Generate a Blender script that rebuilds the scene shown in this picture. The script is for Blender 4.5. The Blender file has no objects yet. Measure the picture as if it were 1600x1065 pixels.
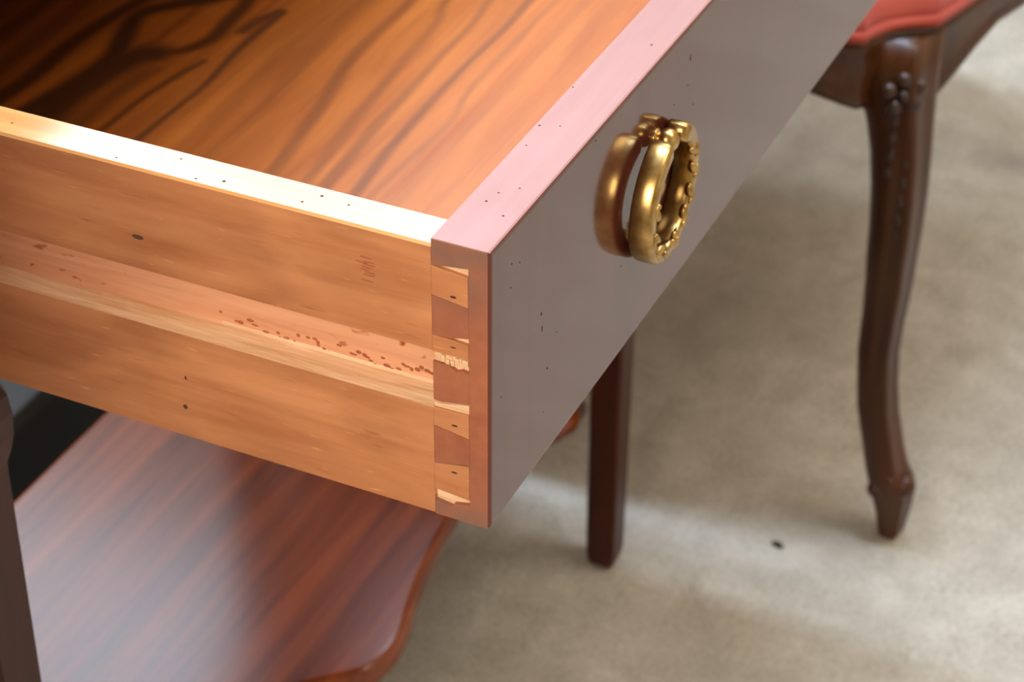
import bpy, bmesh, math, random
import numpy as np
from mathutils import Vector, Matrix, noise
random.seed(4)
SC = bpy.context.scene
COL = SC.collection
# ------------------------------------------------------------------ camera
def cam_axes(yaw, pitch, roll):
    f = Vector((math.cos(pitch)*math.cos(yaw), math.cos(pitch)*math.sin(yaw), -math.sin(pitch)))
    r = f.cross(Vector((0, 0, 1))).normalized(); u = r.cross(f)
    c, s = math.cos(roll), math.sin(roll)
    return c*r+s*u, -s*r+c*u, f
cd = bpy.data.cameras.new('camera'); cam = bpy.data.objects.new('camera', cd); COL.objects.link(cam)
r_, u_, f_ = cam_axes(0.43827, 0.61205, 0.002976)
M = Matrix((r_, u_, -f_)).transposed().to_4x4(); M.translation = Vector((-0.4828, -0.2288, 1.02445))
cam.matrix_world = M
cd.sensor_width = 36; cd.lens = 3400.107*36/1600
cd.shift_x = 21.96/1600; cd.shift_y = -2.86/1600
cd.clip_start = .02
cd.dof.use_dof = True; cd.dof.focus_distance = .665; cd.dof.aperture_fstop = 21
SC.camera = cam
# ------------------------------------------------------------------ world, lights, exposure
w = bpy.data.worlds.new('world'); SC.world = w; w.use_nodes = True
w.node_tree.nodes['Background'].inputs[0].default_value = (.75, .86, 1, 1)
w.node_tree.nodes['Background'].inputs[1].default_value = .4
def area(name, loc, target, sx, sy, power, col, spread=180):
    l = bpy.data.lights.new(name, 'AREA'); l.shape = 'RECTANGLE'; l.size = sx; l.size_y = sy
    l.energy = power; l.color = col; l.spread = math.radians(spread)
    o = bpy.data.objects.new(name, l); COL.objects.link(o); o.location = loc
    o.rotation_euler = (Vector(target)-Vector(loc)).to_track_quat('-Z', 'Y').to_euler()
    return o
area('daylight_window_light', (2.72, 1.05, 3.08), (0, 1.05, 3.08), 3.9, 1.46, 170, (.78, .87, 1))
area('ceiling_tube_light', (.70, .45, 2.86), (.70, .45, 0), .10, 1.5, 74, (.60, .76, 1))
area('warm_lamp_light', (-1.35, .10, 1.45), (0, .02, .6), .6, .6, 40, (1, .87, .72))
area('warm_fill_light', (1.1, -1.5, 3.4), (.9, -.3, 0), 1.4, 1.4, 52, (1, .89, .76))  # added overhead fill, brings more warm light onto the carpet
SC.view_settings.view_transform = 'Standard'; SC.view_settings.look = 'None'
SC.view_settings.gamma = 1; SC.view_settings.use_curve_mapping = False
SC.view_settings.exposure = 0
# ------------------------------------------------------------------ helpers
def tag(o, label=None, cat=None, group=None, kind=None):
    if label: o['label'] = label
    if cat: o['category'] = cat
    if group: o['group'] = group
    if kind: o['kind'] = kind
    return o
def thing(name, label, cat, loc=(0, 0, 0)):
    o = bpy.data.objects.new(name, None); o.empty_display_size = .05
    COL.objects.link(o); o.location = loc
    return tag(o, label, cat)
def link(name, me, mats, parent=None, smooth=False):
    if not isinstance(mats, (list, tuple)): mats = [mats]
    for m in mats: me.materials.append(m)
    o = bpy.data.objects.new(name, me); COL.objects.link(o)
    if parent is not None: o.parent = parent
    if smooth:
        me.polygons.foreach_set('use_smooth', [True]*len(me.polygons))
    me.update()
    return o
def obj(name, bm, mats, parent=None, smooth=False, off=None):
    if off is not None: bmesh.ops.translate(bm, verts=bm.verts, vec=-Vector(off))
    bmesh.ops.recalc_face_normals(bm, faces=bm.faces)
    me = bpy.data.meshes.new(name); bm.to_mesh(me); bm.free()
    return link(name, me, mats, parent, smooth)
def box(bm, x0, x1, y0, y1, z0, z1, bev=0, seg=2):
    vs = [bm.verts.new((x, y, z)) for x in (x0, x1) for y in (y0, y1) for z in (z0, z1)]
    fs = [bm.faces.new([vs[i] for i in f]) for f in ((0,1,3,2),(4,6,7,5),(0,4,5,1),(2,3,7,6),(0,2,6,4),(1,5,7,3))]
    if bev:
        es = {e for f in fs for e in f.edges}
        bmesh.ops.bevel(bm, geom=list(es), offset=bev, segments=seg, affect='EDGES', profile=.5)
    return bm
def prism(bm, pts, axis, a0, a1, bev=0, seg=2):
    """polygon pts in the two other axes (x,y,z order), extruded along axis from a0 to a1"""
    def mk(p, a):
        l = list(p); l.insert(axis, a); return bm.verts.new(l)
    A = [mk(p, a0) for p in pts]; B = [mk(p, a1) for p in pts]
    n = len(pts); fs = [bm.faces.new(A), bm.faces.new(B[::-1])]
    for i in range(n): fs.append(bm.faces.new((A[i], B[i], B[(i+1) % n], A[(i+1) % n])))
    bmesh.ops.recalc_face_normals(bm, faces=fs)
    if bev:
        es = {e for f in fs for e in f.edges}
        bmesh.ops.bevel(bm, geom=list(es), offset=bev, segments=seg, affect='EDGES', profile=.5)
    return bm
def loft(bm, rings, cap=True, closed=True):
    V = [[bm.verts.new(p) for p in r] for r in rings]
    n = len(V[0])
    for a, b in zip(V, V[1:]):
        for i in range(n if closed else n-1):
            bm.faces.new((a[i], a[(i+1) % n], b[(i+1) % n], b[i]))
    if cap: bm.faces.new(V[0][::-1]); bm.faces.new(V[-1])
    return bm
def ellipsoid(bm, c, r, u=12, v=8, rot=None):
    m = Matrix.Translation(c) @ (rot.to_4x4() if rot else Matrix.Identity(4)) @ Matrix.Diagonal((*r, 1))
    bmesh.ops.create_uvsphere(bm, u_segments=u, v_segments=v, radius=1, matrix=m)
def catmull(P, n):
    P = [Vector(p) for p in P]; out = []
    for i in range(len(P)-1):
        p0 = P[max(i-1, 0)]; p1 = P[i]; p2 = P[i+1]; p3 = P[min(i+2, len(P)-1)]
        for k in range(n):
            t = k/n
            out.append(.5*((2*p1)+(p2-p0)*t+(2*p0-5*p1+4*p2-p3)*t*t+(3*p1-p0-3*p2+p3)*t**3))
    out.append(P[-1]); return out
# ------------------------------------------------------------------ materials
class Mat:
    def __init__(s, name, rough=.5, spec=.5, metal=0, coat=0, coat_rough=.1, ior=1.5):
        s.m = bpy.data.materials.new(name); s.m.use_nodes = True
        s.t = s.m.node_tree; s.N = s.t.nodes; s.L = s.t.links
        s.b = s.N['Principled BSDF']
        for k, v in (('Roughness', rough), ('Specular IOR Level', spec), ('Metallic', metal),
                     ('Coat Weight', coat), ('Coat Roughness', coat_rough), ('IOR', ior)):
            s.b.inputs[k].default_value = v
        s.co = s.N.new('ShaderNodeTexCoord').outputs['Object']
    def noise(s, scale, detail=4, rough=.55, dist=0, mp=(1, 1, 1), off=(0, 0, 0), rot=(0, 0, 0), vec=None):
        mpn = s.N.new('ShaderNodeMapping'); mpn.inputs['Scale'].default_value = mp; mpn.inputs['Location'].default_value = off
        mpn.inputs['Rotation'].default_value = rot
        s.L.new(vec or s.co, mpn.inputs[0])
        n = s.N.new('ShaderNodeTexNoise'); n.inputs['Scale'].default_value = scale
        n.inputs['Detail'].default_value = detail; n.inputs['Roughness'].default_value = rough
        n.inputs['Distortion'].default_value = dist
        s.L.new(mpn.outputs[0], n.inputs['Vector']); return n.outputs['Fac']
    def ramp(s, fac, stops):
        r = s.N.new('ShaderNodeValToRGB'); e = r.color_ramp.elements
        while len(e) > len(stops): e.remove(e[-1])
        while len(e) < len(stops): e.new(1)
        for el, (p, c) in zip(e, stops):
            el.position = p; el.color = (*c, 1) if len(c) == 3 else c
        s.L.new(fac, r.inputs[0]); return r.outputs['Color']
    def mix(s, a, b, fac, mode='MIX'):
        n = s.N.new('ShaderNodeMix'); n.data_type = 'RGBA'; n.blend_type = mode
        for sock, v in ((n.inputs['Factor'], fac), (n.inputs['A'], a), (n.inputs['B'], b)):
            if isinstance(v, (int, float)): sock.default_value = v
            elif isinstance(v, tuple): sock.default_value = (*v, 1)
            else: s.L.new(v, sock)
        return n.outputs['Result']
    def mul(s, fac, k, add=0):
        n = s.N.new('ShaderNodeMath'); n.operation = 'MULTIPLY_ADD'; s.L.new(fac, n.inputs[0])
        n.inputs[1].default_value = k; n.inputs[2].default_value = add; n.use_clamp = True
        return n.outputs[0]
    def attr(s, name):
        n = s.N.new('ShaderNodeAttribute'); n.attribute_name = name; return n.outputs['Fac']
    def bump(s, fac, strength=.2, dist=.001):
        b = s.N.new('ShaderNodeBump'); b.inputs['Strength'].default_value = strength; b.inputs['Distance'].default_value = dist
        s.L.new(fac, b.inputs['Height']); s.L.new(b.outputs[0], s.b.inputs['Normal'])
        if s.b.inputs['Coat Weight'].default_value: s.L.new(b.outputs[0], s.b.inputs['Coat Normal'])
    def col(s, c):
        if isinstance(c, tuple): s.b.inputs['Base Color'].default_value = (*c, 1)
        else: s.L.new(c, s.b.inputs['Base Color'])
        return s
def srgb(r, g, b):
    f = lambda c: (c/255/12.92 if c/255 <= .04045 else ((c/255+.055)/1.055)**2.4)
    return (f(r), f(g), f(b))
def AX(ax, along, across):      # mapping scale with grain along the given axis
    v = [across]*3; v[ax] = along; return tuple(v)

def beech(name, tone=1.0, light=(210, 146, 100), dark=(172, 104, 64), grain=1, rough=.42):
    m = Mat(name, rough=rough, spec=.45)
    a = m.noise(1, 5, .6, .4, AX(grain, 7, 110))
    b = m.noise(1, 3, .5, .8, AX(grain, 14, 38), off=(3, 1, 2))
    base = m.mix(m.ramp(a, [(.30, srgb(*dark)), (.62, srgb(*light))]),
                 m.ramp(b, [(.3, srgb(*[c*.80 for c in dark])), (.7, srgb(*light))]), .5)
    fl = m.noise(1, 2, .5, 0, AX(grain, 90, 700), off=(7, 0, 0))
    base = m.mix(base, srgb(236, 168, 112), m.mul(fl, 5, -3.3))
    dk = m.noise(1, 2, .5, 0, AX(grain, 60, 420), off=(1, 5, 0))
    base = m.mix(base, srgb(140, 78, 40), m.mul(dk, 4, -2.65))
    m.col(base); m.bump(a, .15, .0004)
    return m.m
M_side = beech('beech_side')
M_channel = None
def channel_mat():
    m = Mat('beech_channel', rough=.5, spec=.4)
    a = m.noise(1, 4, .6, .4, AX(1, 8, 120))
    base = m.ramp(a, [(.3, srgb(206, 140, 104)), (.65, srgb(232, 176, 138))])
    v = m.noise(1, 1.5, .5, .6, (1, 150, 260), off=(2, 3, 0))
    g = m.noise(1, 1, .5, 0, (1, 14, 40), off=(9, 0, 4))
    mm = m.N.new('ShaderNodeMath'); mm.operation = 'MULTIPLY'
    m.L.new(m.mul(v, 14, -8.9), mm.inputs[0]); m.L.new(m.mul(g, 6, -2.7), mm.inputs[1])
    base = m.mix(base, srgb(168, 84, 40), mm.outputs[0])
    m.col(base); m.bump(a, .15, .0004); return m.m
M_channel = channel_mat()
def ledge_mat():
    m = Mat('raw_pale_wood', rough=.7, spec=.3)
    a = m.noise(1, 4, .7, .4, AX(1, 20, 300))
    base = m.ramp(a, [(.3, srgb(208, 160, 114)), (.7, srgb(246, 214, 176))])
    m.col(base); m.bump(a, .5, .0008); return m.m
M_raw = ledge_mat()
def end_mat():
    m = Mat('walnut_end_grain', rough=.55, spec=.35)
    a = m.noise(60, 5, .65, .2)
    base = m.ramp(a, [(.3, srgb(148, 88, 62)), (.7, srgb(174, 108, 78))])
    # dusty darker bloom around the ends of the board, a stain with its own outline
    b = m.noise(45, 4, .6, .3, off=(4, 2, 1))
    s = m.N.new('ShaderNodeSeparateXYZ'); m.L.new(m.co, s.inputs[0])
    r = m.ramp(s.outputs[2], [(0, (0, 0, 0)), (.1, (0, 0, 0))])
    r = m.N.new('ShaderNodeMapRange'); r.inputs[1].default_value = .070; r.inputs[2].default_value = .102
    m.L.new(s.outputs[2], r.inputs[0])
    r2 = m.N.new('ShaderNodeMapRange'); r2.inputs[1].default_value = .030; r2.inputs[2].default_value = .004
    m.L.new(s.outputs[2], r2.inputs[0])
    ad = m.N.new('ShaderNodeMath'); ad.operation = 'ADD'; m.L.new(r.outputs[0], ad.inputs[0]); m.L.new(r2.outputs[0], ad.inputs[1])
    mm = m.N.new('ShaderNodeMath'); mm.operation = 'MULTIPLY'; m.L.new(ad.outputs[0], mm.inputs[0]); m.L.new(m.mul(b, 3, -.75), mm.inputs[1])
    mm.use_clamp = True
    base = m.mix(base, srgb(128, 96, 84), mm.outputs[0])
    m.col(base); m.bump(a, .15, .0005); return m.m
M_end = end_mat()
def lacquer(name, c1, c2, rough=.12, ior=1.7, along=0, spec=.5):
    m = Mat(name, rough=rough, spec=spec, ior=ior)
    a = m.noise(1, 4, .6, .5, AX(along, 6, 90))
    d = m.noise(7, 4, .6, .3)
    base = m.mix(m.ramp(a, [(.3, srgb(*c1)), (.7, srgb(*c2))]), srgb(*c1), m.mul(d, 1.5, -.4))
    m.col(base)
    rr = m.N.new('ShaderNodeMapRange'); rr.inputs[1].default_value = .3; rr.inputs[2].default_value = .7
    rr.inputs[3].default_value = rough*.8; rr.inputs[4].default_value = rough*1.25
    m.L.new(m.noise(22, 3, .6), rr.inputs[0]); m.L.new(rr.outputs[0], m.b.inputs['Roughness'])
    m.bump(a, .03, .0003)
    return m.m
M_face = lacquer('lacquered_walnut_face', (76, 36, 28), (96, 48, 36), rough=.10, ior=1.65, along=2)
M_arris = lacquer('worn_varnish_arris', (84, 34, 20), (112, 50, 30), rough=.25, ior=1.5, along=2)
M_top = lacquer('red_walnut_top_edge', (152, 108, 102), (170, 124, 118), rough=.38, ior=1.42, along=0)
def sidetop():
    m = Mat('beech_top_edge', rough=.2, spec=.5, ior=1.85)
    a = m.noise(1, 4, .6, .4, AX(1, 8, 160))
    m.col(m.ramp(a, [(.3, srgb(196, 132, 70)), (.7, srgb(226, 170, 104))]))
    m.bump(a, .08, .0003); return m.m
M_sidetop = sidetop()
def bottom_mat():
    m = Mat('figured_rosewood_veneer', rough=.38, spec=.42)
    a = m.noise(1, 5, .6, .6, AX(0, 5, 60))
    b = m.noise(1, 4, .6, .8, AX(0, 8, 150), off=(2, 2, 0))
    g = m.attr('lit_tone'); f = m.attr('figure')
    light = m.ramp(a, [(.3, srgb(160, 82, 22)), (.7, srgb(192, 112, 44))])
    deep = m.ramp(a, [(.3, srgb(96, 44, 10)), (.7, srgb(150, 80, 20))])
    base = m.mix(deep, light, g)  # back-to-front blend holds wood tone and painted interior shade
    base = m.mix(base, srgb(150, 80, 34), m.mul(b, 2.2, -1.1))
    n = m.N.new('ShaderNodeMath'); n.operation = 'MULTIPLY'; m.L.new(f, n.inputs[0])
    m.L.new(m.mul(a, 1.2, .45), n.inputs[1]); n.use_clamp = True
    base = m.mix(base, srgb(62, 32, 12), n.outputs[0])
    m.col(base); m.bump(a, .04, .0003); return m.m
M_bottom = bottom_mat()
def mahog(name, c1, c2, rough=.2, along=0, ior=1.5, across=60, spec=.5):
    m = Mat(name, rough=rough, spec=spec, ior=ior)
    a = m.noise(1, 5, .6, .6, AX(along, 4, across))
    m.col(m.ramp(a, [(.3, srgb(*c1)), (.7, srgb(*c2))])); m.bump(a, .05, .0004); return m.m
M_shelf = mahog('mahogany_shelf', (88, 36, 12), (154, 74, 32), spec=.5, rough=.2, along=0, ior=1.5)
M_leg = mahog('mahogany_leg', (48, 20, 10), (78, 34, 18), spec=.25, rough=.35, along=2)
M_case = mahog('mahogany_case', (84, 38, 20), (120, 58, 32), rough=.25, along=0)
M_chair = mahog('carved_walnut', (46, 24, 10), (82, 44, 17), spec=.35, rough=.33, along=2, across=40)
M_carve = mahog('dark_carving_wash', (34, 22, 16), (70, 42, 26), rough=.35, along=2)
def brass():
    m = Mat('aged_brass', rough=.28, metal=1)
    a = m.noise(160, 4, .6, .2); b = m.noise(60, 3, .5, .2, off=(1, 2, 3))
    base = m.mix(srgb(204, 170, 108), srgb(150, 116, 66), m.mul(a, 2.4, -.8))
    base = m.mix(base, srgb(96, 66, 32), m.mul(b, 3, -1.75))
    m.col(base); m.bump(a, .12, .0003); return m.m
M_brass = brass()
def fabric():
    m = Mat('coral_upholstery', rough=.85, spec=.15)
    a = m.noise(900, 2, .5); b = m.noise(16, 3, .5)
    m.col(m.mix(m.ramp(b, [(.3, srgb(146, 58, 44)), (.7, srgb(172, 76, 56))]), srgb(160, 58, 46), m.mul(a, 1, -.3)))
    m.b.inputs['Sheen Weight'].default_value = .2
    m.bump(a, .3, .0006); return m.m
M_fab = fabric()
def carpet():
    m = Mat('pale_beige_carpet', rough=.95, spec=.1)
    a = m.noise(230, 4, .7); b = m.noise(28, 4, .6, .3); c = m.noise(7, 3, .55, .4, off=(3, 7, 0))
    base = m.mix(m.ramp(a, [(.32, srgb(146, 140, 126)), (.68, srgb(206, 200, 188))]),
                 m.ramp(b, [(.3, srgb(150, 144, 130)), (.7, srgb(198, 193, 182))]), .5)
    base = m.mix(base, srgb(156, 150, 138), m.mul(c, 2, -.85))
    m.col(base); m.bump(a, .6, .004); return m.m
M_carpet = carpet()
def plain(name, c, rough=.6, n=.06):
    m = Mat(name, rough=rough); a = m.noise(9, 4, .6)
    m.col(m.ramp(a, [(.3, srgb(*[x*(1-n) for x in c])), (.7, srgb(*c))])); return m.m
M_wall = plain('wall_paint', (222, 208, 186), .8)
M_ceil = plain('ceiling_paint', (226, 218, 204), .85)
M_white = plain('white_frame_paint', (236, 236, 232), .4)
M_black = plain('black_paint', (17, 17, 16), .5, .3)
M_greytop = plain('lit_black_top', (58, 58, 56), .7, .3)  # lighter grey paints the light falling on the black lid
M_dent = plain('dark_wormhole', (38, 22, 16), .9, .3)
M_fleck = plain('brown_ray_fleck', (178, 100, 62), .6, .2)
M_pale_dent = plain('brown_wormhole', (92, 60, 44), .9, .3)
# ------------------------------------------------------------------ room
def struct(name, bm, m, parent=None): return tag(obj(name, bm, m, parent), kind='structure')
RX0, RX1, RY0, RY1, RH = -3.2, 2.6, -3.0, 3.4, 3.95
bm = bmesh.new(); box(bm, RX0-.1, RX1+.1, RY0-.1, RY1+.1, -.1, 0)
floor = tag(obj('floor', bm, M_carpet), 'beige grey looped carpet', kind='structure')
struct('ceiling', box(bmesh.new(), RX0-.1, RX1+.1, RY0-.1, RY1+.1, RH, RH+.1), M_ceil)
struct('wall_left', box(bmesh.new(), RX0-.1, RX1+.1, RY1, RY1+.1, 0, RH), M_wall)
struct('wall_right', box(bmesh.new(), RX0-.1, RX1+.1, RY0-.1, RY0, 0, RH), M_wall)
struct('wall_near', box(bmesh.new(), RX0-.1, RX0, RY0, RY1, 0, RH), M_wall)
# far wall with a shop window opening
WY0, WY1, WZ0, WZ1 = -.9, 3.0, 2.35, 3.8
bm = bmesh.new()
box(bm, RX1, RX1+.1, RY0, WY0, 0, RH); box(bm, RX1, RX1+.1, WY1, RY1, 0, RH)
box(bm, RX1, RX1+.1, WY0, WY1, 0, WZ0); box(bm, RX1, RX1+.1, WY0, WY1, WZ1, RH)
struct('wall_far', bm, M_wall)
win = bpy.data.objects.new('window_1', None); COL.objects.link(win); win.location = (RX1, WY0, WZ0); tag(win, kind='structure')
bm = bmesh.new()
for y in (WY0, WY1-.05): box(bm, RX1-.01, RX1+.05, y, y+.05, WZ0, WZ1, .004)
for z in (WZ0, WZ1-.05): box(bm, RX1-.01, RX1+.05, WY0+.05, WY1-.05, z, z+.05, .004)
obj('window_frame', bm, M_white, win, off=win.location)
for y in (.4, 1.7):
    obj('mullion', box(bmesh.new(), RX1, RX1+.04, y-.02, y+.02, WZ0+.05, WZ1-.05, .003), M_white, win, off=win.location)
obj('window_sill', box(bmesh.new(), RX1-.12, RX1+.02, WY0-.04, WY1+.04, WZ0-.035, WZ0, .005), M_white, win, off=win.location)
# ceiling tube fitting that carries the overhead light
o = bmesh.new(); box(o, .63, .77, -.35, 1.25, 2.88, 2.96, .01)
lt = tag(obj('ceiling_light', o, M_white), 'slim white tube light hung from the ceiling above the table and chair', 'light')
for y in (.1, .8): obj('hanging_rod', box(bmesh.new(), .695, .705, y, y+.005, 2.96, RH), M_white, lt)
# ------------------------------------------------------------------ side table (case, legs, shelf)
TX0, TX1, TY0, TY1 = -.022, .657, .208, .520
table = thing('side_table', 'reddish mahogany side table with square tapered legs and a glossy curved lower shelf', 'table', ((TX0+TX1)/2, .36, 0))
TO = table.location
def tp(name, bm, m, smooth=False, parent=None): return obj(name, bm, m, parent or table, smooth, off=TO)
tp('side_panel', box(bmesh.new(), TX0, TX0+.018, TY0, TY1, .556, .706, .001), M_case)
tp('side_panel', box(bmesh.new(), TX1-.018, TX1, TY0, TY1, .556, .706, .001), M_case)
tp('back_panel', box(bmesh.new(), TX0+.018, TX1-.018, TY1-.012, TY1, .556, .706), M_case)
tp('base_board', box(bmesh.new(), TX0+.018, TX1-.018, TY0+.004, TY1-.012, .556, .566), M_case)
tp('table_top', box(bmesh.new(), TX0-.010, TX1+.010, TY0+.004, TY1+.010, .706, .731, .003, 3), M_case)
for xa, xb in ((TX0+.018, .0075), (.6275, TX1-.018)):
    tp('drawer_runner', box(bmesh.new(), xa, xb, TY0+.01, TY1-.014, .6190, .6385), M_raw)
def square_leg(cx0, cx1, cy0, cy1, zt=.556, foot_in=.0035):
    """tapered square leg; footprint given at the top"""
    bm = bmesh.new(); rings = []
    mx, my = (cx0+cx1)/2, (cy0+cy1)/2
    for z, k in ((0, .52), (.002, .68), (.006, .78), (.012, .84), (.03, .86), (.14, .90), (.3, .95), (.514, 1.0), (.518, 1.02), (.523, 1.14), (.530, 1.24), (.540, 1.28), (.548, 1.22), (.552, 1.12), (zt, 1.1)):
        hx, hy = (cx1-cx0)/2*k, (cy1-cy0)/2*k; c = min(hx, hy)*.16
        rings.append([(mx+x, my+y, z) for x, y in ((-hx+c, -hy), (hx-c, -hy), (hx, -hy+c), (hx, hy-c), (hx-c, hy), (-hx+c, hy), (-hx, hy-c), (-hx, -hy+c))])
    return loft(bm, rings)
LEGS = [(-.004, .022, .210, .236), (.6095, .6345, .192, .217), (-.004, .022, .492, .517), (.6095, .6345, .492, .517)]
for L in LEGS: tp('leg', square_leg(*L), M_leg)
# serpentine shelf
SZ0, SZ1 = .120, .140
front = [(.612, .222), (.60, .222), (.56, .238), (.52, .250), (.47, .249), (.43, .243), (.395, .236), (.37, .229), (.352, .226), (.336, .227), (.322, .231), (.309, .243), (.290, .262), (.262, .288), (.22, .304), (.16, .300), (.10, .274), (.05, .243), (.022, .230)]
fr = [(p.x, p.y) for p in catmull([(x, y, 0) for x, y in front], 4)]
out = fr + [(.004, .232), (.004, .500), (.02, .512), (.61, .512), (.622, .500), (.622, .222)]
bm = bmesh.new()
def inset_ring(pts, d, z):
    n = len(pts); r = []
    for i in range(n):
        a, b, c = Vector(pts[i-1]), Vector(pts[i]), Vector(pts[(i+1) % n])
        t = ((b-a).normalized()+(c-b).normalized()); t = t.normalized() if t.length > 1e-6 else (c-b).normalized()
        nn = Vector((-t.y, t.x)); r.append((b.x+s_*nn.x*d, b.y+s_*nn.y*d, z))
    return r
ar = sum(out[i-1][0]*out[i][1]-out[i][0]*out[i-1][1] for i in range(len(out)))
s_ = 1 if ar > 0 else -1
rings = []
hh = (SZ1-SZ0)/2
for k in range(9):
    a = -math.pi/2+math.pi*k/8
    rings.append(inset_ring(out, .006*(1-math.cos(a)), SZ0+hh+hh*math.sin(a)))
loft(bm, rings)
shelf = tp('lower_shelf', bm, M_shelf)
for p in shelf.data.polygons: p.use_smooth = abs(p.normal.z) < .97
# ------------------------------------------------------------------ drawer
W, T, SD = .635, .01946, .0154
dz0 = .575
drawer = thing('drawer', 'pulled-out drawer with red-brown lacquered front, pale dovetailed side and brass ring handle', 'drawer', (0, 0, dz0))
DO = drawer.location
def dp(name, bm, m, smooth=False, parent=None): return obj(name, bm, m, parent or drawer, smooth, off=DO)
LAP = .0072
PD = .0018   # depth of the visible pins
bm = bmesh.new()
NOTCH = [(0, 0), (W, 0), (W, LAP), (W-.0005, LAP), (W-.0005, T), (PD, T), (PD, LAP), (0, LAP)]
FULL = [(0, 0), (W, 0), (W, T), (0, T)]
ZA, ZC = .680-.0076, .680-.1006
prism(bm, NOTCH, 2, ZC, ZA); prism(bm, FULL, 2, ZA, .680); prism(bm, FULL, 2, .575, ZC)
# round the outer arrises
def sel(e):
    a, b = e.verts[0].co, e.verts[1].co
    m_ = (a+b)/2
    if abs(a.z-b.z) > .002 and abs(m_.y) < 1e-5: return True           # vertical front corners
    if abs(m_.y) < 1e-5 and abs(a.x-b.x) > .3 and min(abs(m_.z-.575), abs(m_.z-.680)) < 1e-5: return True            # long front edges
    return False
es = [e for e in bm.edges if sel(e)]
bmesh.ops.bevel(bm, geom=es, offset=.0016, segments=4, affect='EDGES', profile=.5)
es = [e for e in bm.edges if all(abs(v.co.x) < 1e-5 and abs(v.co.z-.680) < 1e-5 for v in e.verts)]
bmesh.ops.bevel(bm, geom=es, offset=.0005, segments=2, affect='EDGES', profile=.5)
bmesh.ops.recalc_face_normals(bm, faces=bm.faces)
for f in bm.faces:
    n = f.normal; c = f.calc_center_median()
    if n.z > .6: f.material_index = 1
    elif n.x < -.85 or c.y > .004 and n.z < .6: f.material_index = 2
    elif n.y > -.93: f.material_index = 3 if n.x < -.2 and abs(n.z) < .3 else 0
    else: f.material_index = 0
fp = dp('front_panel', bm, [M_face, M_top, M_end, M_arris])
# pins (half blind dovetails), outlines in (y mm, z mm below the top edge)
PINS = [[(T*1000, -7.6), (T*1000, -9.3), (7.15, -7.7), (7.15, -7.6)],
        [(T*1000, -20.2), (7.15, -21.8), (7.15, -32.8), (14.8, -34.5), (T*1000, -34.6)],
        [(T*1000, -44.6), (14, -45.0), (11.5, -46.4), (9.8, -45.6), (7.15, -46.0), (7.15, -57.5), (16.4, -59.3), (T*1000, -59.2)],
        [(T*1000, -69.3), (7.15, -71.4), (7.15, -81.4), (T*1000, -84.2)],
        [(T*1000, -99.3), (13.4, -100.2), (12.8, -98.9), (7.15, -97.6), (7.15, -100.6), (T*1000, -100.6)]]
for P in PINS:
    bm = bmesh.new(); prism(bm, [(y/1000, .68+z/1000) for y, z in P], 0, 0, PD)
    dp('dovetail_pin', bm, M_end, parent=fp)
# side panels with runner channel
SZT, SZB = .6777, .5755
GZ1, GZ0, GD = .6395, .6177, .0098
def side_profile(s, x0):
    pts = [(0, SZB), (SD, SZB), (SD, SZT-.0008), (SD-.0008, SZT), (.0008, SZT), (0, SZT-.0008), (0, GZ1), (GD-.001, GZ1-.0004), (GD, GZ1-.0014), (GD, GZ0+.0024), (GD-.0006, GZ0+.0014), (0, GZ0)]
    return [(x0+s*x, z) for x, z in pts]
def side(s, x0):
    bm = bmesh.new(); n = 40; rings = []
    for k in range(n+1):
        y = T+.0001+(.43-T)*k/n
        # the channel gets shallower and rounder towards the back, as the router left it
        kk = min(1, max(0, (y-.105)/.07)); g = GD*(1-.25*kk)
        pr = side_profile(s, x0)
        pr = [(x0+s*min(s*(x-x0), g) if i in (7, 8, 9, 10) else x, z) for i, (x, z) in enumerate(pr)]
        pr[9] = (pr[9][0], pr[9][1]+.006*kk); 
        rings.append([(x, y, z) for x, z in pr])
    loft(bm, rings)
    bmesh.ops.recalc_face_normals(bm, faces=bm.faces)
    for f in bm.faces:
        c = f.calc_center_median(); d = s*(c.x-x0)
        if f.normal.z > .5 and c.z > .67: f.material_index = 1
        elif GZ0-.0005 < c.z < GZ1+.0005 and .0005 < d < .012:
            f.material_index = 3 if f.normal.z > .4 else 2
    return dp('side_panel', bm, [M_side, M_sidetop, M_channel, M_raw])
sp = side(1, 0); side(-1, W)
dp('bare_wood_core', box(bmesh.new(), PD-.0003, SD, LAP+.00005, T, SZB+.001, SZT-.003), M_raw, parent=sp)
TT = T*1000+.3
TAILS = [[(TT, -9.7+.2), (17.5, -9.9), (7.4, -11.0), (7.35, -21.8), (TT, -20.1)],
         [(TT, -34.8), (14.2, -34.9), (7.35, -35.6), (7.35, -40.9), (TT, -40.9)],
         [(TT, -62.3), (7.35, -62.0), (7.35, -71.2), (TT, -69.2)],
         [(TT, -84.4), (7.35, -82.1), (7.35, -95.8), (TT, -94.7)]]
for P in TAILS:
    bm = bmesh.new(); prism(bm, [(y/1000, .68+z/1000) for y, z in P], 0, 0, PD+.0001, .00015, 1)
    dp('dovetail_tail', bm, M_side, parent=sp)
# strips between the pins' baseline and the tails where the board runs on: ledge and splinters
bm = bmesh.new()
for k in range(14):
    y = .0078+k*.0008; z = .68-.0434-.0022*random.random()
    box(bm, .0006+.0008*random.random(), PD, y, y+.0012, z, z+.0016+.001*random.random())
dp('splintered_edge', bm, M_raw, parent=sp)
bm = bmesh.new(); prism(bm, [(.0075, .68-.0585), (.0165, .68-.0605), (.0193, .68-.0606), (.0193, .68-.0621), (.0075, .68-.0618)], 0, .0006, PD)
dp('splintered_edge', bm, M_raw, parent=sp)
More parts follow.
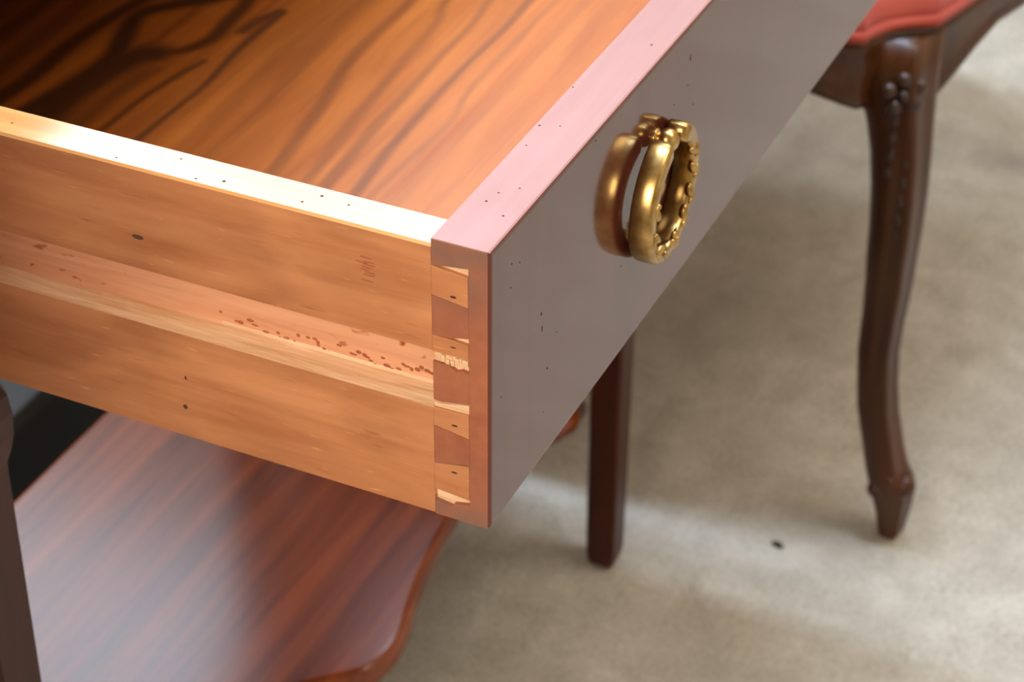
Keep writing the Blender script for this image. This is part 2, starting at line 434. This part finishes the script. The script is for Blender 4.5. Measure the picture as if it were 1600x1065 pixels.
# bottom panel carrying the figured veneer
zb = .593
nx, ny = 440, 300
xs = np.linspace(SD-.003, W-SD+.003, nx); ys = np.linspace(T-.003, .43, ny)
X, Y = np.meshgrid(xs, ys, indexing='ij')
wob = np.array([[noise.noise(Vector((a*9, b*14, 3))) for b in ys[::6]] for a in xs[::6]])
wob = np.kron(wob, np.ones((6, 6)))[:nx, :ny]
VE = {  # (points, half width m, strength) traced grain figure in table coordinates
 'a': ([(.10,.290),(.1416,.2893),(.1616,.2882),(.1867,.2901),(.2097,.2901),(.2304,.2879),(.2427,.2856),(.30,.283)], .0042, .95),
 'b': ([(.11,.276),(.1457,.2719),(.1622,.2689),(.1785,.2672),(.1934,.2678),(.2146,.2756),(.2326,.279),(.251,.2652),(.2626,.2557),(.29,.252)], .0050, 1.0),
 'c': ([(.10,.260),(.1464,.2643),(.1689,.2640),(.1832,.2619),(.1958,.2591),(.2015,.2535)], .0088, 1.0),
 'd': ([(.19,.256),(.1997,.2560),(.209,.2443),(.2242,.2383),(.242,.2407),(.2568,.2420),(.2671,.2440),(.30,.245)], .0036, .9),
 'e': ([(.10,.238),(.1419,.2369),(.1667,.2366),(.1894,.2339),(.2048,.2306)], .0022, .8),
 'f': ([(.11,.220),(.1409,.2199),(.1634,.2198),(.1864,.2193),(.2131,.2224),(.2354,.2236),(.2589,.2238)], .0024, .8),
 'g': ([(.2354,.2300),(.2480,.2290),(.2589,.2248)], .0030, .8),
 'h': ([(.10,.158),(.1374,.1589),(.1719,.1642),(.2012,.1693),(.234,.1759),(.2595,.1772),(.2893,.1776),(.3005,.1792),(.36,.183)], .0030, .45),
 'i': ([(.10,.141),(.1372,.1435),(.1685,.1475),(.2118,.152),(.2438,.1554),(.28,.1581),(.3006,.1642),(.36,.17)], .0026, .34),
 'j': ([(.10,.134),(.1396,.1353),(.1838,.1393),(.2131,.1405),(.2536,.1428),(.2848,.1437),(.3089,.1468),(.36,.15)], .0025, .45),
 'k': ([(.10,.120),(.134,.1217),(.1605,.125),(.1951,.1275),(.2229,.1287),(.2536,.1295),(.2871,.1291),(.3167,.1304),(.37,.131)], .0021, .52),
 'l': ([(.10,.115),(.1504,.1158),(.2037,.1143),(.2336,.119),(.3119,.1199),(.37,.12)], .0016, .25),
 'q': ([(.10,.186),(.18,.189),(.26,.196),(.36,.200)], .0040, .22),
 'r': ([(.10,.104),(.2,.106),(.3,.107),(.40,.110)], .0026, .16),
 's': ([(.10,.248),(.16,.249),(.19,.246)], .0050, .5),
 't': ([(.09,.325),(.2,.322),(.3,.328)], .0050, .6),
 'm': ([(.10,.205),(.16,.200),(.22,.205),(.30,.206)], .0050, .22),
 'n': ([(.09,.310),(.17,.306),(.25,.309)], .0050, .55),
 'o': ([(.09,.345),(.2,.338),(.3,.345)], .0080, .6),
 'p': ([(.09,.385),(.3,.380),(.5,.39)], .0080, .5)}
fig = np.zeros_like(X)
for P, hw, st in VE.values():
    P = catmull([(x, y, 0) for x, y in P], 3)
    best = np.full_like(X, 9.)
    for a, b in zip(P, P[1:]):
        dx, dy = b.x-a.x, b.y-a.y; L2 = dx*dx+dy*dy+1e-12
        t_ = np.clip(((X-a.x)*dx+(Y-a.y)*dy)/L2, 0, 1)
        best = np.minimum(best, np.hypot(X-a.x-t_*dx, Y-a.y-t_*dy))
    best = best+wob*hw*.5
    fig = np.maximum(fig, st*np.clip(1.35-(best/hw), 0, 1)**.8)
lit_mask = np.clip((.235-Y)/.12, 0, 1)+wob*.15  # darker toward the rear: darker wood plus shading painted in
lit_mask = np.clip(lit_mask, 0, 1)
idx = np.arange(nx*ny).reshape(nx, ny)
faces = np.stack([idx[:-1, :-1], idx[1:, :-1], idx[1:, 1:], idx[:-1, 1:]], -1).reshape(-1, 4)
co = np.stack([X, Y, np.full_like(X, zb)-dz0], -1).reshape(-1, 3)
low = co.shape[0]
rim = [(xs[0], ys[0]), (xs[-1], ys[0]), (xs[-1], ys[-1]), (xs[0], ys[-1])]
co = np.vstack([co, [(x, y, zb-dz0-.005) for x, y in rim]])
me = bpy.data.meshes.new('bottom_panel')
extra = [[low, low+3, low+2, low+1]]
side_edges = [list(idx[:, 0])+[low+1, low], list(idx[-1, :])+[low+2, low+1], list(idx[::-1, -1])+[low+3, low+2], list(idx[0, ::-1])+[low, low+3]]
me.from_pydata(co.tolist(), [], faces.tolist()+extra+[[int(v) for v in s[::-1]] for s in side_edges])
for nm, arr in (('figure', fig), ('lit_tone', lit_mask)):
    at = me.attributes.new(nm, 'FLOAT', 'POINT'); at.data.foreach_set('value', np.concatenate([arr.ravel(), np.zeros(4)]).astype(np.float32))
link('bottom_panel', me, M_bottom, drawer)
dp('back_panel', box(bmesh.new(), SD, W-SD, .43-.012, .43, .588, .674, .0006), M_side)
# small wormholes and nicks, each kind a joined dusting on the panel it marks
def dents(parent, name, pts, axis, m, r=.0005):
    bm = bmesh.new()
    for i, p in enumerate(pts):
        k = (.7+.7*random.random()) if len(p) == 3 else 1
        rr = [r*k*.9, r*k*.9, r*k*.9]
        if len(p) > 3: rr = list(p[3])
        rr[axis] = .00012
        ellipsoid(bm, Vector(p[:3]), rr, 8, 5)
    o = dp(name, bm, m, True, parent); return tag(o, kind='stuff')
F = [(.0378,.6352),(.0152,.6674),(.0208,.6646),(.0504,.6204),(.0432,.6105),(.0407,.5945),(.0078,.6225),(.1633,.6556),(.1498,.6546),(.1285,.6578),(.1052,.6136),(.0785,.6770),(.17,.6446),(.0144,.6593)]
pts = [(x, 0, z) for x, z in F]+[(.0385, 0, .6291, (.00035, 0, .0014)), (.1643, 0, .6661, (.0005, 0, .0016)), (.0378, 0, .6352, (.0005, 0, .0007))]
dents(fp, 'wormholes', pts, 1, M_dent, .0004)
F = [(.103,.0187),(.0774,.012),(.0749,.0181),(.0616,.0167),(.0318,.0123),(.0258,.0136),(.037,.0076),(.0203,.0054),(.1421,.0065)]
dents(fp, 'wormholes', [(x, y, .680) for x, y in F], 2, M_pale_dent, .00045)
F = [(.0029,.1315),(.0109,.1127),(.0026,.1022),(.005,.0935),(.0103,.0619),(.0092,.052),(.0048,.0657),(.007,.1741)]
dents(sp, 'wormholes', [(x, y, SZT) for x, y in F], 2, M_pale_dent, .0006)
F = [(0, .1246, .6517, (0, .0022, .0009)), (0, .1115, .6002, (0, .0004, .0009)), (0, .1127, .5879, (0, .0009, .0010)), (0, .0123, .661, (0, .0011, .0005)),
     (0, .0123, .6127, (0, .0011, .0004)), (0, .0126, .594, (0, .0011, .0004)), (0, .0125, .6425, (0, .0010, .0003)), (GD, .1474, .6281, (0, .0003, .0016))]
dents(sp, 'knots', F, 0, M_pale_dent)
FL = [(.0961,.6214),(.0947,.6214),(.0909,.6233),(.0892,.6219),(.0989,.6192),(.0852,.6204),(.0842,.6194),(.0825,.6195),(.0806,.6214),(.08,.6197),(.0778,.62),(.0746,.62),(.0731,.6227),(.0695,.6229),(.0659,.6221),(.067,.6231),(.0657,.621),(.0637,.6201),(.0623,.6197),(.0581,.6233),(.0531,.6214),(.051,.6228),(.0489,.6223),(.0479,.6217),(.0467,.6208),(.0452,.6197),(.041,.6206),(.0393,.62),(.0423,.6232),(.0351,.623),(.0338,.6225),(.0321,.6219),(.03,.6225),(.0286,.6237),(.0266,.6231),(.0249,.6226),(.1021,.6234)]
dents(sp, 'ray_flecks', [(GD, y, z, (0, .0006+.0008*random.random(), .0004+.0004*random.random())) for y, z in FL], 0, M_fleck)
FL = [(.0415,.667),(.0431,.665),(.0407,.6645),(.0421,.6625),(.0407,.6608),(.0414,.6587),(.0405,.6655),(.0412,.6635),(.0404,.6618)]
dents(sp, 'ray_flecks', [(0, y, z, (0, .0013+.0010*random.random(), .0003)) for y, z in FL], 0, M_fleck)
# ------------------------------------------------------------------ brass ring handle
ring = bpy.data.objects.new('ring_handle', None); COL.objects.link(ring); ring.parent = drawer
BX, BY, BZ = .1330, -.0046, .6500
ring.location = (BX, 0, BZ-dz0)
RO = Vector((BX, 0, BZ))
def rp(name, bm, m, smooth=True): return obj(name, bm, m, ring, smooth, off=RO)
bm = bmesh.new(); ellipsoid(bm, Vector((BX, BY, BZ)), (.0044, .0040, .0044), 24, 16)
rp('ball', bm, M_brass)
bm = bmesh.new(); loft(bm, [[(BX+r*math.cos(a), y, BZ+r*math.sin(a)) for a in [i*math.pi/8 for i in range(16)]] for y, r in ((0.0, .0036), (-.0006, .0034), (-.0010, .0026), (-.0030, .0022))])
rp('post', bm, M_brass)
RR, RCX, RCZ = .0218, .1305, .6305
def ring_pt(a, dr, dy):
    """a: angle from the top, clockwise; dr radial, dy towards the room"""
    rr = RR+dr; x = RCX+rr*math.sin(a)*1.06; z = RCZ+rr*math.cos(a)
    yc = -.0054+(x-RCX)*.05+(.6530-z)*.02
    return Vector((x, yc-dy, z))
bm = bmesh.new(); rings = []
a0, a1 = math.radians(21), math.radians(349); n = 90
for k in range(n+1):
    a = a0+(a1-a0)*k/n
    e = min(1, min(k, n-k)/3+.55)
    sw = .0033*(1+.12*math.cos(a*1))*e; sh = .0041*e
    r = []
    for i in range(14):
        t = 2*math.pi*i/14; c, s = math.cos(t), math.sin(t)
        q_ = .4
        dr = sw*math.copysign(abs(c)**q_, c); dyy = sh*math.copysign(abs(s)**q_, s)
        if s > .2: dyy += .0009*(1-abs(c))
        r.append(ring_pt(a, dr, dyy))
    rings.append(r)
loft(bm, rings); rp('ring', bm, M_brass)
def petal(bm, a, dr, dy, rx, rz, ry, ang):
    p = ring_pt(a, dr, dy); ellipsoid(bm, p, (rx, ry, rz), 10, 6, Matrix.Rotation(ang, 3, 'Y'))
def flower(a, dr=-.0008, R=.0036):
    bm = bmesh.new()
    for k in range(6):
        t = k*math.pi/3; p = ring_pt(a, dr, .0042)+Vector((R*math.cos(t)*.72, 0, R*math.sin(t)*.72))
        ellipsoid(bm, p, (.0016, .0011, .0014), 10, 6, Matrix.Rotation(-t, 3, 'Y'))
    p = ring_pt(a, dr, .0047); ellipsoid(bm, p, (.0012, .0012, .0012), 10, 6)
    return bm
rp('flower', flower(math.radians(168)), M_brass)
for deg in (142, 118, 92, 66, 196, 222, 250, 282):
    bm = bmesh.new(); a = math.radians(deg)
    for sgn in (-1, 1):
        petal(bm, a+sgn*.05, sgn*.0014-.0016, .0040, .0015, .0030, .0018, a+sgn*.5+math.pi/2)
    petal(bm, a+.14, -.0012, .0048, .0012, .0012, .0011, 0)
    rp('leaf', bm, M_brass)
# ------------------------------------------------------------------ armchair
CC = Vector((1.020, .310, 0)); HS = .280
chair = thing('chair', 'carved walnut chair with cabriole legs and coral red upholstered seat', 'chair', CC)
def cp(name, bm, m, smooth=True, parent=None): return obj(name, bm, m, parent or chair, smooth, off=CC)
# leg profile: (z, shift across the knee plane, half width)
LEGP = [(0, -.001, .0060), (.002, -.001, .0085), (.007, -.0005, .0100), (.020, -.0008, .0119), (.034, -.002, .0148), (.042, -.003, .0164), (.051, -.0047, .0170), (.057, -.007, .0166), (.063, -.0095, .0155),
        (.077, -.0132, .0150), (.091, -.0165, .0149), (.108, -.0204, .0148), (.129, -.0229, .0144), (.155, -.0250, .0144), (.178, -.0243, .0147), (.209, -.0236, .0162), (.234, -.0239, .0171),
        (.253, -.0236, .0176), (.284, -.0245, .0188), (.310, -.0268, .0202), (.331, -.0300, .0222), (.350, -.0345, .0258), (.366, -.0370, .0280), (.388, -.0385, .0290)]
VA = .20735
rt = Vector((math.sin(VA), -math.cos(VA), 0)); aw = Vector((math.cos(VA), math.sin(VA), 0))
FOOT = Vector((.738, .028, 0))
def push(z): return .012*math.sin(max(0, min(1, (z-.05)/.33))*math.pi*1.0)*(1 if z < .22 else .6) + (.036*max(0, (z-.27)/.12)**1.3)
LEGX = [(a.x, a.y) for a in catmull([(-1, 0, 0), (-.86, -.5, 0), (-.45, -.82, 0), (.05, -.90, 0), (.42, -.98, 0), (.56, -.90, 0), (.74, -.45, 0), (1, .05, 0), (.8, .65, 0), (.1, .95, 0), (-.7, .7, 0), (-1, 0, 0)], 3)[:-1]]
def chair_leg(xf, name='leg'):
    bm = bmesh.new(); rings = []
    for z, c, hw in LEGP:
        r = []
        for cu, cv in LEGX:
            u_, v_ = hw*cu, hw*cv
            p = FOOT+rt*(c+u_)+aw*(v_+push(z))+Vector((0, 0, z)); r.append(xf @ (p-CC))
        rings.append(r)
    loft(bm, rings)
    o = cp0(name, bm, M_chair)
    # scroll at the toe
    bm = bmesh.new()
    for du, z, rad in ((.009, .052, .0085), (-.010, .046, .0068), (0, .056, .008)):
        c0 = FOOT+rt*(du-.004)+aw*(-.008)+Vector((0, 0, z)); ellipsoid(bm, c0, (rad, rad, rad*1.05), 14, 10)
    for v in bm.verts: v.co = xf @ (v.co-CC)
    cp0('toe_scroll', bm, M_chair, o)
    return o
def cp0(name, bm, m, parent=None, smooth=True): return obj(name, bm, m, parent or chair, smooth)
def refl(sx, sy): return Matrix.Diagonal((sx, sy, 1))
LG = None
for sx, sy in ((1, 1), (-1, 1), (1, -1), (-1, -1)):
    o = chair_leg(refl(sx, sy))
    if LG is None: LG = o
# carved flower and husks on the near knee
def knee(du, z, out):
    hw = np.interp(z, [a[0] for a in LEGP], [a[2] for a in LEGP]); c = np.interp(z, [a[0] for a in LEGP], [a[1] for a in LEGP])
    k = max(0, 1-(abs(du-c)/hw)**1.6)**.6
    return FOOT+rt*du+aw*(push(z)-hw*.95*k-out)+Vector((0, 0, z))-CC
for sx, sy in ((1, 1), (-1, 1)):
    bm = bmesh.new()
    for k in range(5):
        t = k*2*math.pi/5+.4; p = knee(-.029+.0095*math.cos(t), .357+.0095*math.sin(t), .0)
        ellipsoid(bm, p, (.0058, .0058, .0058), 10, 8)
    ellipsoid(bm, knee(-.029, .357, .002), (.0042, .0042, .0042), 10, 8)
    for v in bm.verts: v.co = refl(sx, sy) @ v.co
    cp0('carved_flower', bm, M_carve)
    bm = bmesh.new()
    for j in range(7):
        z = .334-.0125*j; r = .0052-.0004*j
        ellipsoid(bm, knee(-.0225, z, -.0012), (r*.6, r*.6, r*1.3), 8, 6)
        if j < 4: ellipsoid(bm, knee(-.0325, z+.006, -.001), (r*.7, r*.7, r*1.1), 8, 6)
    for v in bm.verts: v.co = refl(sx, sy) @ v.co
    cp0('carved_husks', bm, M_carve)
# seat outline, bowed on all four sides
q1 = [(-.255, -.263), (-.229, -.270), (-.200, -.277), (-.11, -.300), (0, -.315), (.11, -.300), (.200, -.277), (.229, -.270), (.255, -.263)]
q2 = [(.274, -.239), (.292, -.229), (.303, -.217), (.325, -.11), (.332, 0), (.325, .11), (.303, .217), (.292, .229), (.274, .239), (.255, .263)]
q3 = [(.11, .27), (0, .27), (-.11, .27), (-.255, .263)]
q4 = [(-x, y) for x, y in reversed(q2)][1:-0 or None]
ol = catmull([(x, y, 0) for x, y in q1], 3)[:-1]+catmull([(x, y, 0) for x, y in [q1[-1]]+q2], 3)[:-1]+catmull([(x, y, 0) for x, y in [q2[-1]]+q3], 3)[:-1]+catmull([(x, y, 0) for x, y in [q3[-1]]+q4+[q1[0]]][:-1] + [(q1[0][0], q1[0][1], 0)], 3)[:-1] if False else None
pl = q1+q2+q3[:-1]+[(-x, y) for x, y in reversed(q2)]
pl = [p for i, p in enumerate(pl) if (Vector(p)-Vector(pl[i-1])).length > .004]
ol = catmull([(x, y, 0) for x, y in pl+[pl[0]]], 3)[:-1]
o2 = [(p.x, p.y) for p in ol]
ar = sum(o2[i-1][0]*o2[i][1]-o2[i][0]*o2[i-1][1] for i in range(len(o2))); s_ = 1 if ar > 0 else -1
corners = [Vector(c) for c in ((-.262, -.25), (.262, -.25), (.262, .25), (-.262, .25))]
def zbot(x, y):
    d = min((Vector((x, y))-c).length for c in corners)
    return .330+.032*min(1, d/.09)-.006*math.exp(-((d-.2)/.05)**2)
def rail_ring(d_, zf):
    R_ = inset_ring(o2, d_, 0); return [(a[0], a[1], zf(a[0], a[1])) for a in R_]
bm = bmesh.new()
secs = [(.030, lambda x, y: .392), (.001, lambda x, y: .392), (-.001, lambda x, y: .388), (.0005, lambda x, y: .384), (-.0015, lambda x, y: .376), (.0008, lambda x, y: zbot(x, y)+.012),
        (-.0015, lambda x, y: zbot(x, y)+.008), (-.001, lambda x, y: zbot(x, y)+.003), (.002, lambda x, y: zbot(x, y)), (.030, lambda x, y: zbot(x, y)+.004)]
RG = [rail_ring(d_, z_) for d_, z_ in secs]; RG.append(RG[0])
V = [[bm.verts.new(p) for p in r] for r in RG[:-1]]; V.append(V[0])
for a, b in zip(V, V[1:]):
    for i in range(len(o2)): bm.faces.new((a[i], a[(i+1) % len(o2)], b[(i+1) % len(o2)], b[i]))
cp0('seat_rail', bm, M_chair)
bm = bmesh.new(); rings = []
for d_, z_ in ((.012, .386), (.006, .390), (.003, .397), (.004, .404), (.012, .412), (.03, .421), (.06, .430), (.10, .437), (.15, .441), (.20, .443)):
    R_ = inset_ring(o2, 0, 0); k = 1-d_/.32
    rings.append([(a[0]*k, a[1]*k, z_+.0012*noise.noise(Vector((a[0]*20, a[1]*20, z_*30)))) for a in R_])
loft(bm, rings); seat = cp0('seat_cushion', bm, M_fab)
bm = bmesh.new(); n = len(o2); rr = .0042; R_ = inset_ring(o2, .0035, .3955)
V = []
for i in range(n):
    a, b = Vector(R_[i-1]), Vector(R_[(i+1) % n]); t = (b-a).normalized(); nn = Vector((-t.y, t.x, 0))
    V.append([bm.verts.new(Vector(R_[i])+nn*rr*math.cos(k*math.pi/4)+Vector((0, 0, rr*math.sin(k*math.pi/4)))) for k in range(8)])
for i in range(n):
    for k in range(8): bm.faces.new((V[i-1][k], V[i-1][(k+1) % 8], V[i][(k+1) % 8], V[i][k]))
cp0('piping', bm, M_fab, seat)
# back: two short uprights and a padded oval frame
for sx in (-1, 1):
    bm = bmesh.new(); loft(bm, [[(sx*x+r*math.cos(a), y+r*math.sin(a), z) for a in [i*math.pi/6 for i in range(12)]] for x, y, z, r in ((.235, .255, .385, .018), (.225, .262, .44, .014), (.200, .272, .50, .014), (.175, .28, .56, .014))])
    cp0('back_upright', bm, M_chair)
def oval(bm, hx, hz, rad, n=48):
    V = []
    for i in range(n):
        a = 2*math.pi*i/n; z = .74+hz*math.sin(a); c = Vector((hx*math.cos(a), .285+(z-.5)*.12, z)); o_ = Vector((math.cos(a), 0, math.sin(a)))
        V.append([bm.verts.new(c+o_*rad*math.cos(k*math.pi/4)+Vector((0, rad*math.sin(k*math.pi/4), 0))) for k in range(8)])
    for i in range(n):
        for k in range(8): bm.faces.new((V[i-1][k], V[i-1][(k+1) % 8], V[i][(k+1) % 8], V[i][k]))
bm = bmesh.new(); oval(bm, .265, .235, .016); cp0('back_frame', bm, M_chair)
bm = bmesh.new(); rings = []
for k_, th in ((.93, 0), (.90, -.018), (.75, -.028), (.4, -.034)):
    rings.append([(.265*k_*math.cos(2*math.pi*i/40), .285+(.24+.235*k_*math.sin(2*math.pi*i/40))*.12+th, .74+.235*k_*math.sin(2*math.pi*i/40)) for i in range(40)])
loft(bm, rings); cp0('back_cushion', bm, M_fab)
# ------------------------------------------------------------------ added unseen cabinet that shades the drawer side from the warm lamp
cab = thing('shading_cabinet', 'added unseen two-door cabinet that shades the drawer side', 'cabinet', (-.55, .36, 0))
def ap(name, bm, m, parent=None): return obj(name, bm, m, parent or cab, off=cab.location)
ap('cabinet_body', box(bmesh.new(), -.78, -.32, .12, .60, .03, 1.28, .003), M_case)
ap('plinth', box(bmesh.new(), -.77, -.33, .13, .59, 0, .03), M_leg)
ap('cabinet_top', box(bmesh.new(), -.80, -.30, .10, .62, 1.28, 1.31, .006, 3), M_case)
for x in (-.775, -.548):
    d_ = ap('door', box(bmesh.new(), x, x+.223, .102, .120, .05, 1.26, .003), M_case)
    bm = bmesh.new(); ellipsoid(bm, Vector((x+(.205 if x < -.6 else .018), .094, .66)), (.009, .009, .009)); ap('knob', bm, M_brass, d_)
# ------------------------------------------------------------------ low black chest behind the side table
chest = thing('low_chest', 'low matt black chest on the carpet behind the rear edge of the glossy shelf', 'chest', (.23, .72, 0))
def kp(name, bm, m, parent=None): return obj(name, bm, m, parent or chest, off=chest.location)
kp('chest_body', box(bmesh.new(), -.19, .65, .565, .875, 0, .128, .003), M_black)
kp('chest_lid', box(bmesh.new(), -.195, .655, .560, .880, .128, .143, .003), M_greytop)
# ------------------------------------------------------------------ speck of dark fluff on the carpet
bm = bmesh.new()
for k in range(5): ellipsoid(bm, Vector((.0015*math.cos(k*1.3), .0030*math.sin(k*2.1), .0010)), (.0018, .0024, .0012), 8, 6)
fl = tag(obj('fluff_speck', bm, M_dent, None, True), 'tiny dark speck of fluff on the pale carpet between the two wooden legs', 'speck')
fl.location = (.6906, .0976, 0)
